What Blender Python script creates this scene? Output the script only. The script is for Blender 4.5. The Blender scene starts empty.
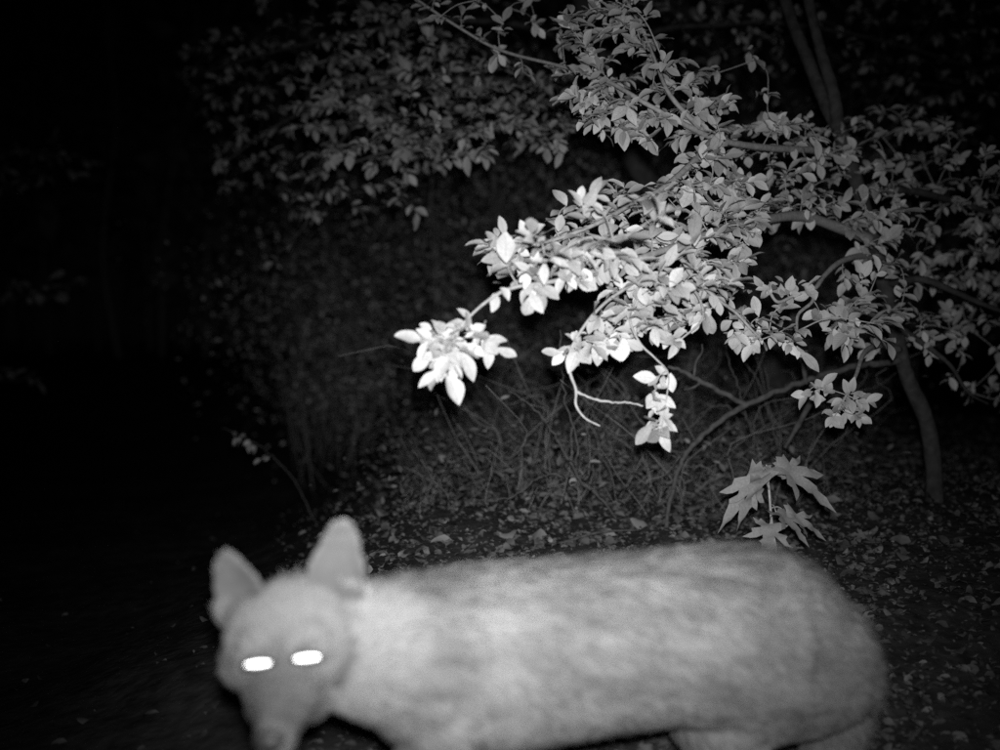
import bpy, bmesh, math, random
import numpy as np
from mathutils import Vector, Matrix
from mathutils.bvhtree import BVHTree

random.seed(11)
rng = np.random.default_rng(11)
scene = bpy.context.scene
C = scene.collection

# ------------------------------------------------------------------ camera
CAM_H = 0.72
BEAM_K = 29.0
FPX = 1207.0                                    # focal length in photo pixels (1000 px wide)
cam_d = bpy.data.cameras.new('trail_camera')
cam_d.sensor_width = 36.0
cam_d.lens = FPX / 1000 * 36.0
cam_d.clip_start = 0.02
cam_d.clip_end = 400
cam_d.dof.use_dof = True                        # fixed-focus lens, set for a few metres
cam_d.dof.focus_distance = 2.45
cam_d.dof.aperture_fstop = 1.95
cam = bpy.data.objects.new('trail_camera', cam_d)
cam.location = (0, 0, CAM_H)
cam.rotation_euler = (math.radians(90), 0, 0)
C.objects.link(cam)
scene.camera = cam

# ------------------------------------------------------------------ world: night sky
w = bpy.data.worlds.new('World'); scene.world = w; w.use_nodes = True
nt = w.node_tree; nt.nodes.clear()
sky = nt.nodes.new('ShaderNodeTexSky'); sky.sky_type = 'NISHITA'; sky.sun_disc = False
sky.sun_elevation = math.radians(20); sky.sun_rotation = math.radians(200)
bw = nt.nodes.new('ShaderNodeRGBToBW')          # the sensor sees infrared only: no colour
bg = nt.nodes.new('ShaderNodeBackground'); bg.inputs['Strength'].default_value = 0.00012
wo = nt.nodes.new('ShaderNodeOutputWorld')
nt.links.new(sky.outputs[0], bw.inputs[0]); nt.links.new(bw.outputs[0], bg.inputs[0])
nt.links.new(bg.outputs[0], wo.inputs[0])

# ------------------------------------------------------------------ moon (very faint) and the trail camera's infrared lamp
moon_d = bpy.data.lights.new('moon', 'SUN'); moon_d.energy = 0.003; moon_d.angle = math.radians(0.5)
moon = bpy.data.objects.new('moon', moon_d)
moon.rotation_euler = (math.radians(70), 0, math.radians(200)); C.objects.link(moon)

lamp_d = bpy.data.lights.new('infrared_flash', 'SPOT')
lamp_d.energy = 375
lamp_d.spot_size = math.radians(110); lamp_d.spot_blend = 0.6
lamp_d.shadow_soft_size = 0.022
lamp = bpy.data.objects.new('infrared_flash', lamp_d)
lamp.location = (0.012, -0.005, CAM_H + 0.055)   # LED array just above the lens
aim = Vector(((525 - 500) / FPX, 1.0, -(420 - 375) / FPX))
lamp.rotation_euler = aim.to_track_quat('-Z', 'Y').to_euler()
C.objects.link(lamp)
# the LED lens throws a soft beam: intensity falls off as a bell curve with the angle from its axis
lamp_d.use_nodes = True
ln_ = lamp_d.node_tree; le = ln_.nodes['Emission']
lg = ln_.nodes.new('ShaderNodeNewGeometry')
ld = ln_.nodes.new('ShaderNodeVectorMath'); ld.operation = 'DOT_PRODUCT'; ld.inputs[1].default_value = aim.normalized()
la = ln_.nodes.new('ShaderNodeMath'); la.operation = 'ABSOLUTE'
lm = ln_.nodes.new('ShaderNodeMath'); lm.operation = 'MULTIPLY_ADD'; lm.inputs[1].default_value = BEAM_K; lm.inputs[2].default_value = -BEAM_K
lx = ln_.nodes.new('ShaderNodeMath'); lx.operation = 'EXPONENT'
ln_.links.new(lg.outputs['Incoming'], ld.inputs[0]); ln_.links.new(ld.outputs['Value'], la.inputs[0])
ln_.links.new(la.outputs[0], lm.inputs[0]); ln_.links.new(lm.outputs[0], lx.inputs[0]); ln_.links.new(lx.outputs[0], le.inputs['Strength'])

scene.view_settings.view_transform = 'Standard'
scene.view_settings.look = 'None'
scene.view_settings.exposure = 0
scene.view_settings.gamma = 1
scene.view_settings.use_curve_mapping = False
scene.cycles.use_denoising = False            # keeps the fine grain of a night sensor
scene.cycles.max_bounces = 5
scene.cycles.sample_clamp_indirect = 4

# ------------------------------------------------------------------ helpers
def P(px, py, Y):
    """photo pixel + distance along the view -> world point"""
    return np.array([(px - 500) / FPX * Y, Y, CAM_H - (py - 375) / FPX * Y])

def sstep(a, b, x):
    t = np.clip((x - a) / (b - a), 0, 1)
    return t * t * (3 - 2 * t)

_hY = np.array([-3, 1.5, 1.8, 2.3, 2.8, 3.2, 5, 8, 12, 30, 120])
_hZ = np.array([0, 0, .10, .265, .335, .375, .44, .55, .80, 1.6, 4])
def ground_z(x, y):
    x = np.asarray(x, float); y = np.asarray(y, float)
    m = 0.18 + 0.82 * sstep(-1.15, -0.05, x + 0.06 * (y - 2.3) * 0)
    m = np.where(y > 6, m + (1 - m) * sstep(6, 14, y), m)
    h = np.interp(y, _hY, _hZ) * m
    n = (np.sin(x * 2.3 + 1.3 * y) * .012 + np.sin(x * 5.1 - y * 3.7 + 1) * .008
         + np.sin(x * 11.3 + y * 9.1) * .004 + np.sin(x * 17 - y * 21.0) * .003)
    return h + n * sstep(1.3, 1.9, y + 0 * x)

def mat(name, col=0.5, rough=0.7, spec=0.3, attr=None, noise=None, transl=0.0, leafuv=False, bump=None, metal=0.0):
    m = bpy.data.materials.new(name); m.use_nodes = True
    t = m.node_tree; t.nodes.clear(); L = t.links
    out = t.nodes.new('ShaderNodeOutputMaterial')
    b = t.nodes.new('ShaderNodeBsdfPrincipled')
    b.inputs['Roughness'].default_value = rough
    b.inputs['Specular IOR Level'].default_value = spec
    b.inputs['Metallic'].default_value = metal
    v = t.nodes.new('ShaderNodeValue'); v.outputs[0].default_value = col
    cur = v.outputs[0]
    def mul(a, bsock):
        n = t.nodes.new('ShaderNodeMath'); n.operation = 'MULTIPLY'
        L.new(a, n.inputs[0]); L.new(bsock, n.inputs[1]); return n.outputs[0]
    if attr:
        a = t.nodes.new('ShaderNodeAttribute'); a.attribute_name = attr
        cur = mul(cur, a.outputs['Fac'])
    if noise:
        sc, lo, hi = noise
        tc = t.nodes.new('ShaderNodeTexCoord')
        nz = t.nodes.new('ShaderNodeTexNoise'); nz.inputs['Scale'].default_value = sc
        nz.inputs['Detail'].default_value = 5
        L.new(tc.outputs['Object'], nz.inputs['Vector'])
        mr = t.nodes.new('ShaderNodeMapRange')
        mr.inputs['From Min'].default_value = .3; mr.inputs['From Max'].default_value = .7
        mr.inputs['To Min'].default_value = lo; mr.inputs['To Max'].default_value = hi
        L.new(nz.outputs['Fac'], mr.inputs['Value'])
        cur = mul(cur, mr.outputs[0])
    if leafuv:
        uv = t.nodes.new('ShaderNodeUVMap'); uv.uv_map = 'UVMap'
        sp = t.nodes.new('ShaderNodeSeparateXYZ'); L.new(uv.outputs[0], sp.inputs[0])
        # midrib: v close to .5 a little paler; side veins as fine relief
        s = t.nodes.new('ShaderNodeMath'); s.operation = 'SUBTRACT'; s.inputs[1].default_value = .5
        L.new(sp.outputs[1], s.inputs[0])
        ab = t.nodes.new('ShaderNodeMath'); ab.operation = 'ABSOLUTE'; L.new(s.outputs[0], ab.inputs[0])
        mr = t.nodes.new('ShaderNodeMapRange'); mr.inputs['From Min'].default_value = 0
        mr.inputs['From Max'].default_value = .07; mr.inputs['To Min'].default_value = .80; mr.inputs['To Max'].default_value = 1.0
        L.new(ab.outputs[0], mr.inputs['Value'])
        cur = mul(cur, mr.outputs[0])
        # chevron veins
        ad = t.nodes.new('ShaderNodeMath'); ad.operation = 'MULTIPLY_ADD'; ad.inputs[1].default_value = -.55
        L.new(ab.outputs[0], ad.inputs[0]); L.new(sp.outputs[0], ad.inputs[2])
        sn = t.nodes.new('ShaderNodeMath'); sn.operation = 'MULTIPLY'; sn.inputs[1].default_value = 55
        L.new(ad.outputs[0], sn.inputs[0])
        si = t.nodes.new('ShaderNodeMath'); si.operation = 'SINE'; L.new(sn.outputs[0], si.inputs[0])
        bm_ = t.nodes.new('ShaderNodeBump'); bm_.inputs['Strength'].default_value = .14
        bm_.inputs['Distance'].default_value = .0012
        L.new(si.outputs[0], bm_.inputs['Height']); L.new(bm_.outputs[0], b.inputs['Normal'])
    if bump:
        sc, st, di = bump
        tc = t.nodes.new('ShaderNodeTexCoord')
        nz = t.nodes.new('ShaderNodeTexNoise'); nz.inputs['Scale'].default_value = sc; nz.inputs['Detail'].default_value = 8
        L.new(tc.outputs['Object'], nz.inputs['Vector'])
        bm_ = t.nodes.new('ShaderNodeBump'); bm_.inputs['Strength'].default_value = st; bm_.inputs['Distance'].default_value = di
        L.new(nz.outputs['Fac'], bm_.inputs['Height']); L.new(bm_.outputs[0], b.inputs['Normal'])
    cc = t.nodes.new('ShaderNodeCombineColor')
    for k in range(3): L.new(cur, cc.inputs[k])
    L.new(cc.outputs[0], b.inputs['Base Color'])
    if transl > 0:
        tr = t.nodes.new('ShaderNodeBsdfTranslucent'); L.new(cc.outputs[0], tr.inputs['Color'])
        mx = t.nodes.new('ShaderNodeMixShader'); mx.inputs[0].default_value = transl
        L.new(b.outputs[0], mx.inputs[1]); L.new(tr.outputs[0], mx.inputs[2]); L.new(mx.outputs[0], out.inputs[0])
    else:
        L.new(b.outputs[0], out.inputs[0])
    return m

M = {}
M['leafdim'] = mat('dimmed_leaf', .42, .6, .25, attr='tone', noise=(9, .86, 1.1), transl=.16, leafuv=True)  # leaf colour lowered to stand in for weak light on the dim plants
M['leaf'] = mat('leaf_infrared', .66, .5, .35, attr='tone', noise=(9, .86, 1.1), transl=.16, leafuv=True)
M['leaf2'] = mat('lobed_leaf', .32, .6, .25, attr='tone', noise=(30, .8, 1.12), transl=.14)
M['bark'] = mat('bark', .065, .9, .1, noise=(38, .55, 1.3), bump=(70, .8, .006))
M['twig'] = mat('twig_bark', .38, .7, .25, noise=(90, .75, 1.15), bump=(160, .5, .002))
M['bare'] = mat('bare_limb_bark', .09, .9, .1, noise=(60, .6, 1.25), bump=(110, .8, .004))
M['soil'] = mat('soil', .05, .95, .1, noise=(22, .5, 1.5), bump=(45, .6, .008))
M['litter'] = mat('leaf_litter', .165, .85, .15, attr='tone', noise=(60, .7, 1.25))
M['small'] = mat('undergrowth_leaf', .5, .6, .25, attr='tone', transl=.15)
M['fur'] = mat('coyote_fur', .26, .75, .12, attr='tone')
M['skin'] = mat('coyote_undercoat', .14, .9, .1, noise=(30, .75, 1.2))
M['nose'] = mat('nose_leather', .06, .4, .5, bump=(400, .4, .001))
M['eye'] = mat('eye_tapetum', .95, .36, .5, metal=1.0)
M['dark'] = mat('eyelid', .03, .6, .3)

def mesh_from(name, V, F, material=None, tone=None, uv=None, smooth=True):
    me = bpy.data.meshes.new(name)
    V = np.asarray(V, np.float32)
    if isinstance(F, np.ndarray):
        nf, k = F.shape
        me.vertices.add(len(V)); me.vertices.foreach_set('co', V.ravel())
        me.loops.add(nf * k); me.loops.foreach_set('vertex_index', F.astype(np.int32).ravel())
        me.polygons.add(nf)
        me.polygons.foreach_set('loop_start', np.arange(0, nf * k, k, dtype=np.int32))
        me.polygons.foreach_set('loop_total', np.full(nf, k, np.int32))
        me.update(calc_edges=True)
    else:
        me.from_pydata([tuple(v) for v in V], [], [tuple(f) for f in F]); me.update()
    if smooth: me.polygons.foreach_set('use_smooth', np.ones(len(me.polygons), bool))
    if tone is not None:
        a = me.attributes.new('tone', 'FLOAT', 'POINT'); a.data.foreach_set('value', np.asarray(tone, np.float32))
    if uv is not None:
        ul = me.uv_layers.new(name='UVMap')
        li = np.empty(len(me.loops), np.int32); me.loops.foreach_get('vertex_index', li)
        ul.data.foreach_set('uv', np.asarray(uv, np.float32)[li].ravel())
    if material: me.materials.append(material)
    return me

def link(name, me, parent=None, base=None):
    o = bpy.data.objects.new(name, me); C.objects.link(o)
    if parent is not None:
        o.parent = parent
    return o

def thing(name, label, cat, loc, group=None):
    o = bpy.data.objects.new(name, None); C.objects.link(o)
    o.location = tuple(float(v) for v in loc); o.empty_display_size = .1
    o['label'] = label; o['category'] = cat
    if group: o['group'] = group
    return o

def catmull(pts, k=5):
    pts = [np.asarray(p, float) for p in pts]
    if len(pts) < 3 : 
        return np.array([pts[0] + (pts[-1] - pts[0]) * t for t in np.linspace(0, 1, k + 1)])
    q = [2 * pts[0] - pts[1]] + pts + [2 * pts[-1] - pts[-2]]
    out = []
    for i in range(1, len(q) - 2):
        p0, p1, p2, p3 = q[i - 1:i + 3]
        for j in range(k):
            t = j / k
            out.append(.5 * (2 * p1 + (p2 - p0) * t + (2 * p0 - 5 * p1 + 4 * p2 - p3) * t * t + (3 * p1 - p0 - 3 * p2 + p3) * t ** 3))
    out.append(pts[-1])
    return np.array(out)

def tube(pts, radii, n=7, wob=0.0):
    """tapered tube with end caps; pts (m,3) smooth polyline"""
    pts = np.asarray(pts, float); m = len(pts)
    r = np.interp(np.linspace(0, 1, m), np.linspace(0, 1, len(radii)), radii)
    if wob: r = r * (1 + wob * (rng.random(m) - .5) * 2)
    T = np.gradient(pts, axis=0); T /= np.linalg.norm(T, axis=1)[:, None] + 1e-9
    ref = np.array([0, 0, 1.0]) if abs(T[0][2]) < .9 else np.array([1.0, 0, 0])
    V = []
    nrm = np.cross(T[0], ref); nrm /= np.linalg.norm(nrm)
    for i in range(m):
        nrm = nrm - T[i] * nrm.dot(T[i]); nrm /= np.linalg.norm(nrm) + 1e-9
        b = np.cross(T[i], nrm)
        for k in range(n):
            a = 2 * math.pi * k / n
            V.append(pts[i] + r[i] * (math.cos(a) * nrm + math.sin(a) * b))
    F = []
    for i in range(m - 1):
        for k in range(n):
            a, b_ = i * n + k, i * n + (k + 1) % n
            F.append((a, b_, b_ + n, a + n))
    F.append(tuple(range(n))[::-1]); F.append(tuple((m - 1) * n + k for k in range(n)))
    return np.array(V), F

def join_geo(parts):
    Vs, Fs, off = [], [], 0
    for V, F in parts:
        Vs.append(V); Fs += [tuple(i + off for i in f) for f in F]; off += len(V)
    return np.concatenate(Vs), Fs

# ------------------------------------------------------------------ ground
def build_ground():
    xs = np.unique(np.concatenate([np.linspace(-90, -6, 22), np.linspace(-6, 6, 151), np.linspace(6, 90, 22)]))
    ys = np.unique(np.concatenate([np.linspace(-60, 0, 16), np.linspace(0, 7, 121), np.linspace(7, 20, 40), np.linspace(20, 110, 20)]))
    X, Y = np.meshgrid(xs, ys)
    Z = ground_z(X, Y) + np.where((abs(X) < 6) & (Y > 1.6) & (Y < 7), rng.normal(0, .005, X.shape), 0)
    V = np.stack([X, Y, Z], -1).reshape(-1, 3)
    nx = len(xs); I = np.arange((len(ys) - 1) * (nx - 1)); r = I // (nx - 1); c = I % (nx - 1)
    a = r * nx + c
    F = np.stack([a, a + 1, a + nx + 1, a + nx], 1)
    o = link('ground', mesh_from('ground', V, F, M['soil'])); o['kind'] = 'structure'
    o['label'] = 'dark soil of the trail and the wooded bank behind it'
build_ground()

# ------------------------------------------------------------------ leaf meshes
def leaf_geo(width=.42, fold=.12, droop=.18, twist=0.0, wave=0.0, obov=.12):
    st = np.array([0, .07, .2, .36, .52, .68, .82, .93, 1.0])
    V, UV = [], []
    for s in st:
        hw = width * .5 * (math.sin(math.pi * min(1, max(0, s)) ** (1 + obov * 1.5)) ** .8 if 0 < s < 1 else 0)
        if s == 0: hw = .012
        zc = -droop * s * s + .05 * s
        tw = twist * (s - .3)
        for k, v in ((-1, 0), (0, .5), (1, 1)):
            y = k * hw
            z = zc + fold * abs(y) + wave * math.sin(s * 9 + k) * hw * abs(k)
            V.append((s, y * math.cos(tw), z + y * math.sin(tw))); UV.append((s, v))
    n = len(st)
    F = []
    for i in range(n - 1):
        for k in range(2):
            a = i * 3 + k
            F.append((a, a + 3, a + 4, a + 1))
    return np.array(V), np.array(F), np.array(UV)

LEAVES = [leaf_geo(random.uniform(.45, .62), random.uniform(.1, .7), random.uniform(-.1, .42), random.uniform(-.6, .6), random.uniform(.05, .22), random.uniform(-.05, .22)) for _ in range(14)]
TONES = [random.uniform(.74, 1.06) for _ in range(12)] + [.5, .62]
LEAF_MESH = [mesh_from('leaf', v, f, M['leaf'], np.full(len(v), TONES[i]), uv) for i, (v, f, uv) in enumerate(LEAVES)]
LEAF_MESH_DIM = [mesh_from('leaf', v, f, M['leafdim'], np.full(len(v), TONES[i]), uv) for i, (v, f, uv) in enumerate(LEAVES)]

def unit(v):
    v = np.asarray(v, float); return v / (np.linalg.norm(v) + 1e-9)

def leaf_frame(pos, d, nrm, size):
    d = unit(d); n = nrm - d * np.dot(nrm, d); n = unit(n); y = np.cross(n, d)
    A = np.eye(4); A[:3, 0] = d * size; A[:3, 1] = y * size; A[:3, 2] = n * size; A[:3, 3] = pos
    return A

def joined_leaves(name, items, protos, tones, material, parent=None, tone_jit=.08):
    Vs, Fs, Ts, Us, off = [], [], [], [], 0
    for A, k in items:
        v, f, uv = protos[k]
        Vs.append(v @ A[:3, :3].T + A[:3, 3]); Fs.append(f + off); off += len(v)
        Ts.append(np.full(len(v), tones[k] * (1 + rng.normal(0, tone_jit)))); Us.append(uv)
    me = mesh_from(name, np.concatenate(Vs), np.concatenate(Fs), material, np.concatenate(Ts), np.concatenate(Us))
    return link(name, me, parent)

def in_poly(px, py, poly):
    ins = False; j = len(poly) - 1
    for i in range(len(poly)):
        xi, yi = poly[i]; xj, yj = poly[j]
        if (yi > py) != (yj > py) and px < (xj - xi) * (py - yi) / (yj - yi) + xi: ins = not ins
        j = i
    return ins

def sample_poly(poly, spacing, tries=3000):
    xs = [p[0] for p in poly]; ys = [p[1] for p in poly]; pts = []
    for _ in range(tries):
        x = random.uniform(min(xs), max(xs)); y = random.uniform(min(ys), max(ys))
        if in_poly(x, y, poly) and all((x - a) ** 2 + (y - b) ** 2 > spacing ** 2 for a, b in pts): pts.append((x, y))
    return pts

def layer(x, y, step=20, slope=.28, k=.75):
    """sprays grow in slanting tiers"""
    v = y + slope * x + 6 * math.sin(x * .03); t = (round(v / step) - v / step) * step
    return y + k * t + random.gauss(0, 2)

def depth_from(ctrl, px, py):
    c = np.array(ctrl, float); d2 = (c[:, 0] - px) ** 2 + (c[:, 1] - py) ** 2 + 30
    wt = 1 / d2 ** 1.3
    return float((wt * c[:, 2]).sum() / wt.sum())

def cluster_leaves(c, d, n, L, out_dir, flat=.5, lay=False):
    """a whorl-like spray of n leaves round the twig end c, twig direction d"""
    items = []
    d = unit(d); a0 = random.uniform(0, 6.28)
    s1 = unit(np.cross(d, [0.1, .2, 1])); s2 = np.cross(d, s1)
    for i in range(n):
        a = a0 + i * 2.4 + random.gauss(0, .3)
        rad = math.cos(a) * s1 + math.sin(a) * s2
        t = i / max(1, n - 1)
        rad = rad * np.array([1, .75, 1])
        ld = unit(d * (.25 + .55 * (1 - t)) + rad * (.55 + .5 * t) + np.array([0, 0, -.16]) + rng.normal(0, .12, 3))
        if lay: ld[2] *= .45; ld = unit(ld)
        pos = c - d * (t * .55 * L * min(n, 6) / 4)
        nrm = np.array([0, 0, flat]) + out_dir * .75 + rng.normal(0, .30, 3)
        size = L * random.uniform(.5, 1.15) * (1.12 if i == 0 else 1) * (1 - .22 * t)
        items.append((leaf_frame(pos, ld, nrm, size), random.randrange(len(LEAVES))))
    return items

class Plant:
    """a shrub grown from traced boughs: every leaf spray is joined by a twig to the nearest wood"""
    def __init__(self, root, base, bark, twig, dim=False):
        self.meshes = LEAF_MESH_DIM if dim else LEAF_MESH; self.lm = M['leafdim'] if dim else M['leaf']  # dim: leaves darkened by colour, beyond what the beam's falloff gives
        self.root, self.base, self.bark, self.twig = root, np.asarray(base, float), bark, twig
        self.own = []; self.lay = .85 if dim else .68; self.nodes = []; self.dirs = []; self.items = []; self.ntw = 0
    def bough(self, pts, radii, name='branch', n=8, material=None, nodes=True, wob=.06, k=6, jit=0):
        q = catmull([P(*p) if len(p) == 3 else p[0] for p in pts], k)
        if jit: q[1:-1] += rng.normal(0, jit, q[1:-1].shape)
        V, F = tube(q, radii, n, wob)
        o = link(name, mesh_from(name, V - self.base, F, material or self.bark), self.root)
        if nodes:
            T = np.gradient(q, axis=0)
            for a, b in zip(q, T): self.nodes.append(a); self.dirs.append(unit(b)); self.own.append(o)
        return q
    def spray(self, pts, L, nl, out_dir, rtw=.0010, flat=.5, maxlen=.35):
        """pts: list of (pos, n or None)"""
        todo = list(pts)
        N = np.array(self.nodes)
        todo.sort(key=lambda t: np.min(((N - t[0]) ** 2).sum(1)))
        for t in todo:
            c = t[0]; N = np.array(self.nodes)
            dd = np.linalg.norm(N - c, axis=1); j = int(np.argmin(dd)); a = N[j]
            d = unit(c - a + self.dirs[j] * .35 * dd[j] + rng.normal(0, .004, 3))
            if len(t) > 2 and t[2] is not None: d = unit(t[2])
            if dd[j] > .012:
                ln = dd[j]
                m = a * .5 + c * .5 + np.array([0, 0, .08 * ln]) + self.dirs[j] * .10 * ln + rng.normal(0, .04 * ln, 3)
                q = catmull([a, m, c], 4)
                r0 = rtw * (1 + 2.2 * ln)
                V, F = tube(q, [r0 * 1.25, r0 * .8], 5)
                link('twig', mesh_from('twig', V - self.base, F, self.twig), self.own[j])
                for s in (m, c): self.nodes.append(s); self.dirs.append(d); self.own.append(self.own[j])
            n = t[1] + 2 if t[1] else random.randint(*nl)
            lay = len(t) < 3 and random.random() < self.lay      # most inner sprays lie flat in layers, the outer ones hang
            self.items += [(A, k, self.own[j]) for A, k in cluster_leaves(c, d, n, L, out_dir * (.5 if lay else 1), 1.0 if lay else flat, lay)]
    def finish(self, limit=300):
        def key(it):
            p = it[0][:3, 3]; Y = max(.3, p[1])
            px = 500 + p[0] / Y * FPX; py = 375 + (CAM_H - p[2]) / Y * FPX
            inside = -20 < px < 1020 and -20 < py < 770
            return (np.linalg.norm(it[0][:3, 0]) / Y) * (1 if inside else .01)
        its = sorted(self.items, key=key, reverse=True)
        for A, k, ow in its[:limit]:
            o = bpy.data.objects.new('leaf', self.meshes[k]); C.objects.link(o); o.parent = ow
            B = A.copy(); B[:3, 3] -= self.base
            o.matrix_basis = Matrix(B.tolist())
        rest = its[limit:]
        if rest:
            rr = []
            for A, k, ow in rest:
                B = A.copy(); B[:3, 3] -= self.base; rr.append((B, k))
            f = joined_leaves('foliage', rr, LEAVES, TONES, self.lm, self.root); f['kind'] = 'stuff'

OUT = np.array([-.12, -1.0, .05])

# ------------------------------------------------------------------ the bright shrub reaching in from the right
def gbase(px, Y, dx=0):
    x = (px - 500) / FPX * Y
    return np.array([x, Y, float(ground_z(x, Y))])

A_CTRL = [(450, 350, 1.940), (500, 297, 1.970), (500, 250, 2.140), (560, 280, 2.020), (590, 215, 2.270), (620, 250, 2.140), (585, 350, 2.080),
          (610, 350, 2.100), (677, 350, 2.176), (660, 420, 2.111), (660, 300, 2.161), (680, 190, 2.394), (720, 240, 2.358), (745, 340, 2.336), (780, 320, 2.406),
          (760, 140, 2.873), (800, 200, 2.838), (870, 180, 3.05), (880, 250, 2.818), (870, 330, 2.526), (845, 400, 2.498), (950, 250, 3.550), (990, 300, 3.600),
          (940, 340, 3.100), (640, 120, 2.520), (600, 60, 2.670), (700, 110, 2.626), (990, 400, 3.500), (900, 130, 3.700)]
bA = gbase(934, 3.2)
shA = thing('spicebush', 'tall leafy shrub at right whose bright flash-lit bough reaches left over the animal', 'shrub', bA, None)
pa = Plant(shA, bA, M['bark'], M['twig'])
tr = pa.bough([(bA - np.array([0, 0, .06]),), (934, 470, 3.200), (926, 420, 3.180), (905, 370, 3.140), (886, 290, 3.112), (862, 200, 3.113), (838, 125, 3.135)], [.025, .0215, .020, .020, .020], 'trunk', 10)
pa.bough([(838, 128, 3.135), (822, 95, 3.169), (806, 55, 3.203), (790, 15, 3.247), (775, -40, 3.310)], [.020, .017, .015], 'branch', 8, nodes=False)
pa.bough([(838, 128, 3.135), (834, 95, 3.118), (822, 55, 3.109), (813, 20, 3.097), (800, -40, 3.088)], [.019, .015, .013], 'branch', 8, nodes=False)
b1 = pa.bough([(872, 240, 3.115), (840, 228, 3.003), (800, 216, 2.838), (755, 222, 2.608), (715, 232, 2.413), (680, 245, 2.294), (620, 264, 2.150), (560, 280, 2.040), (512, 288, 1.990), (486, 302, 1.960), (462, 325, 1.950), (446, 350, 1.940), (441, 370, 1.940)],
         [.015, .013, .010, .0075, .005, .0035, .0026, .002, .0012], 'branch', 8, material=M['twig'])
pa.bough([(690, 242, 2.305), (660, 262, 2.241), (630, 285, 2.180), (605, 303, 2.140), (585, 325, 2.110), (570, 352, 2.100), (570, 372, 2.100), (576, 390, 2.100), (576, 405, 2.090), (585, 418, 2.090), (600, 426, 2.080)],
         [.006, .004, .003, .0028, .0027, .0023, .0014], 'branch', 7, material=M['twig'], wob=.12)
pa.bough([(576, 391, 2.100), (590, 398, 2.100), (612, 402, 2.100), (630, 403, 2.110), (643, 406, 2.110)], [.0024, .0022, .0019, .0014], 'branch', 7, material=M['twig'], wob=.2, jit=.0005)
pa.bough([(655, 258, 2.236), (640, 290, 2.180), (630, 318, 2.150), (640, 343, 2.140), (655, 358, 2.136), (668, 373, 2.114), (667, 395, 2.105), (661, 432, 2.110)], [.004, .0026, .002, .0015, .001], 'branch', 6, material=M['twig'])
pa.bough([(672, 250, 2.281), (684, 262, 2.250), (692, 275, 2.243), (716, 298, 2.262), (735, 312, 2.295), (752, 330, 2.310), (762, 340, 2.321)], [.0055, .004, .003, .002], 'branch', 6, material=M['twig'])
pa.bough([(690, 285, 2.255), (700, 300, 2.226), (702, 320, 2.204), (680, 340, 2.194)], [.003, .0025, .0018], 'branch', 6, material=M['twig'])
pa.bough([(880, 262, 3.108), (862, 256, 2.933), (840, 262, 2.773), (824, 276, 2.667), (814, 289, 2.596), (795, 295, 2.572), (778, 302, 2.547), (768, 290, 2.536), (757, 284, 2.526)], [.010, .007, .0055, .004, .0035, .002], 'branch', 7, material=M['twig'])
pa.bough([(814, 289, 2.596), (812, 302, 2.557), (798, 315, 2.510), (796, 335, 2.452), (786, 342, 2.420)], [.0042, .0036, .0022], 'branch', 6, material=M['twig'])
pa.bough([(895, 330, 3.124), (880, 318, 2.968), (862, 312, 2.783), (845, 318, 2.668), (828, 330, 2.563)], [.010, .007, .005, .003], 'branch', 7, material=M['twig'])
pa.bough([(900, 350, 3.130), (882, 345, 2.916), (865, 352, 2.731), (856, 375, 2.589), (848, 392, 2.526), (838, 410, 2.495)], [.010, .007, .0048, .003, .002], 'branch', 7, material=M['twig'])
pa.bough([(884, 285, 3.114), (920, 279, 3.020), (955, 292, 3.000), (985, 305, 3.000), (1020, 318, 3.000)], [.011, .009, .007, .005], 'branch', 7, material=M['bark'])
pa.bough([(895, 325, 3.114), (925, 345, 3.000), (950, 365, 2.950), (968, 392, 2.950), (990, 405, 3.000)], [.009, .006, .004, .003], 'branch', 7, material=M['bark'])
pa.bough([(860, 195, 3.115), (905, 190, 3.150), (950, 200, 3.200), (1000, 215, 3.250), (1040, 225, 3.250)], [.013, .009, .006], 'branch', 7, material=M['bark'])
pa.bough([(850, 160, 3.124), (815, 150, 2.975), (770, 148, 2.794), (720, 140, 2.638), (680, 122, 2.554), (645, 103, 2.540), (605, 80, 2.620), (560, 66, 2.770), (500, 50, 2.920), (455, 25, 2.970), (410, -5, 3.000)], [.011, .009, .007, .0055, .0045, .004, .0035, .003], 'branch', 8, material=M['twig'])
pa.bough([(715, 138, 2.623), (690, 165, 2.485), (660, 190, 2.391), (630, 205, 2.320), (600, 222, 2.240), (560, 238, 2.190), (510, 250, 2.150)], [.008, .006, .005, .004, .0022], 'branch', 7, material=M['twig'])
pa.bough([(700, 128, 2.576), (670, 95, 2.552), (655, 60, 2.616), (640, 25, 2.670), (620, -10, 2.720)], [.006, .0045, .0035, .003], 'branch', 6, material=M['twig'])
# the bare forked limb that leans from the stem down to the bank
gl = gbase(664, 3.02)
pa.bough([(903, 362, 3.13), (868, 364, 3.090), (832, 372, 3.054), (800, 383, 3.030), (748, 404, 3.006), (712, 428, 2.994), (690, 450, 2.988), (676, 476, 2.982), (gl + np.array([0, 0, -.02]),)], [.0095, .008, .0072, .0076, .0068, .0058, .005], 'bare_limb', 8, material=M['bare'], nodes=False, wob=.1, jit=.002)
pa.bough([(748, 405, 3.006), (725, 394, 2.994), (700, 381, 2.976), (683, 371, 2.964), (668, 366, 2.955)], [.0072, .0066, .006, .004], 'bare_limb', 7, material=M['bare'], nodes=False, wob=.12, jit=.002)
pa.bough([(701, 382, 2.976), (694, 387, 2.970), (684, 390, 2.964)], [.004, .003, .002], 'bare_limb', 6, material=M['bare'], nodes=False)
pa.bough([(694, 376, 2.970), (696, 362, 2.964), (702, 352, 2.961), (702, 344, 2.961)], [.004, .0032, .002], 'bare_limb', 6, material=M['bare'], nodes=False)
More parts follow.
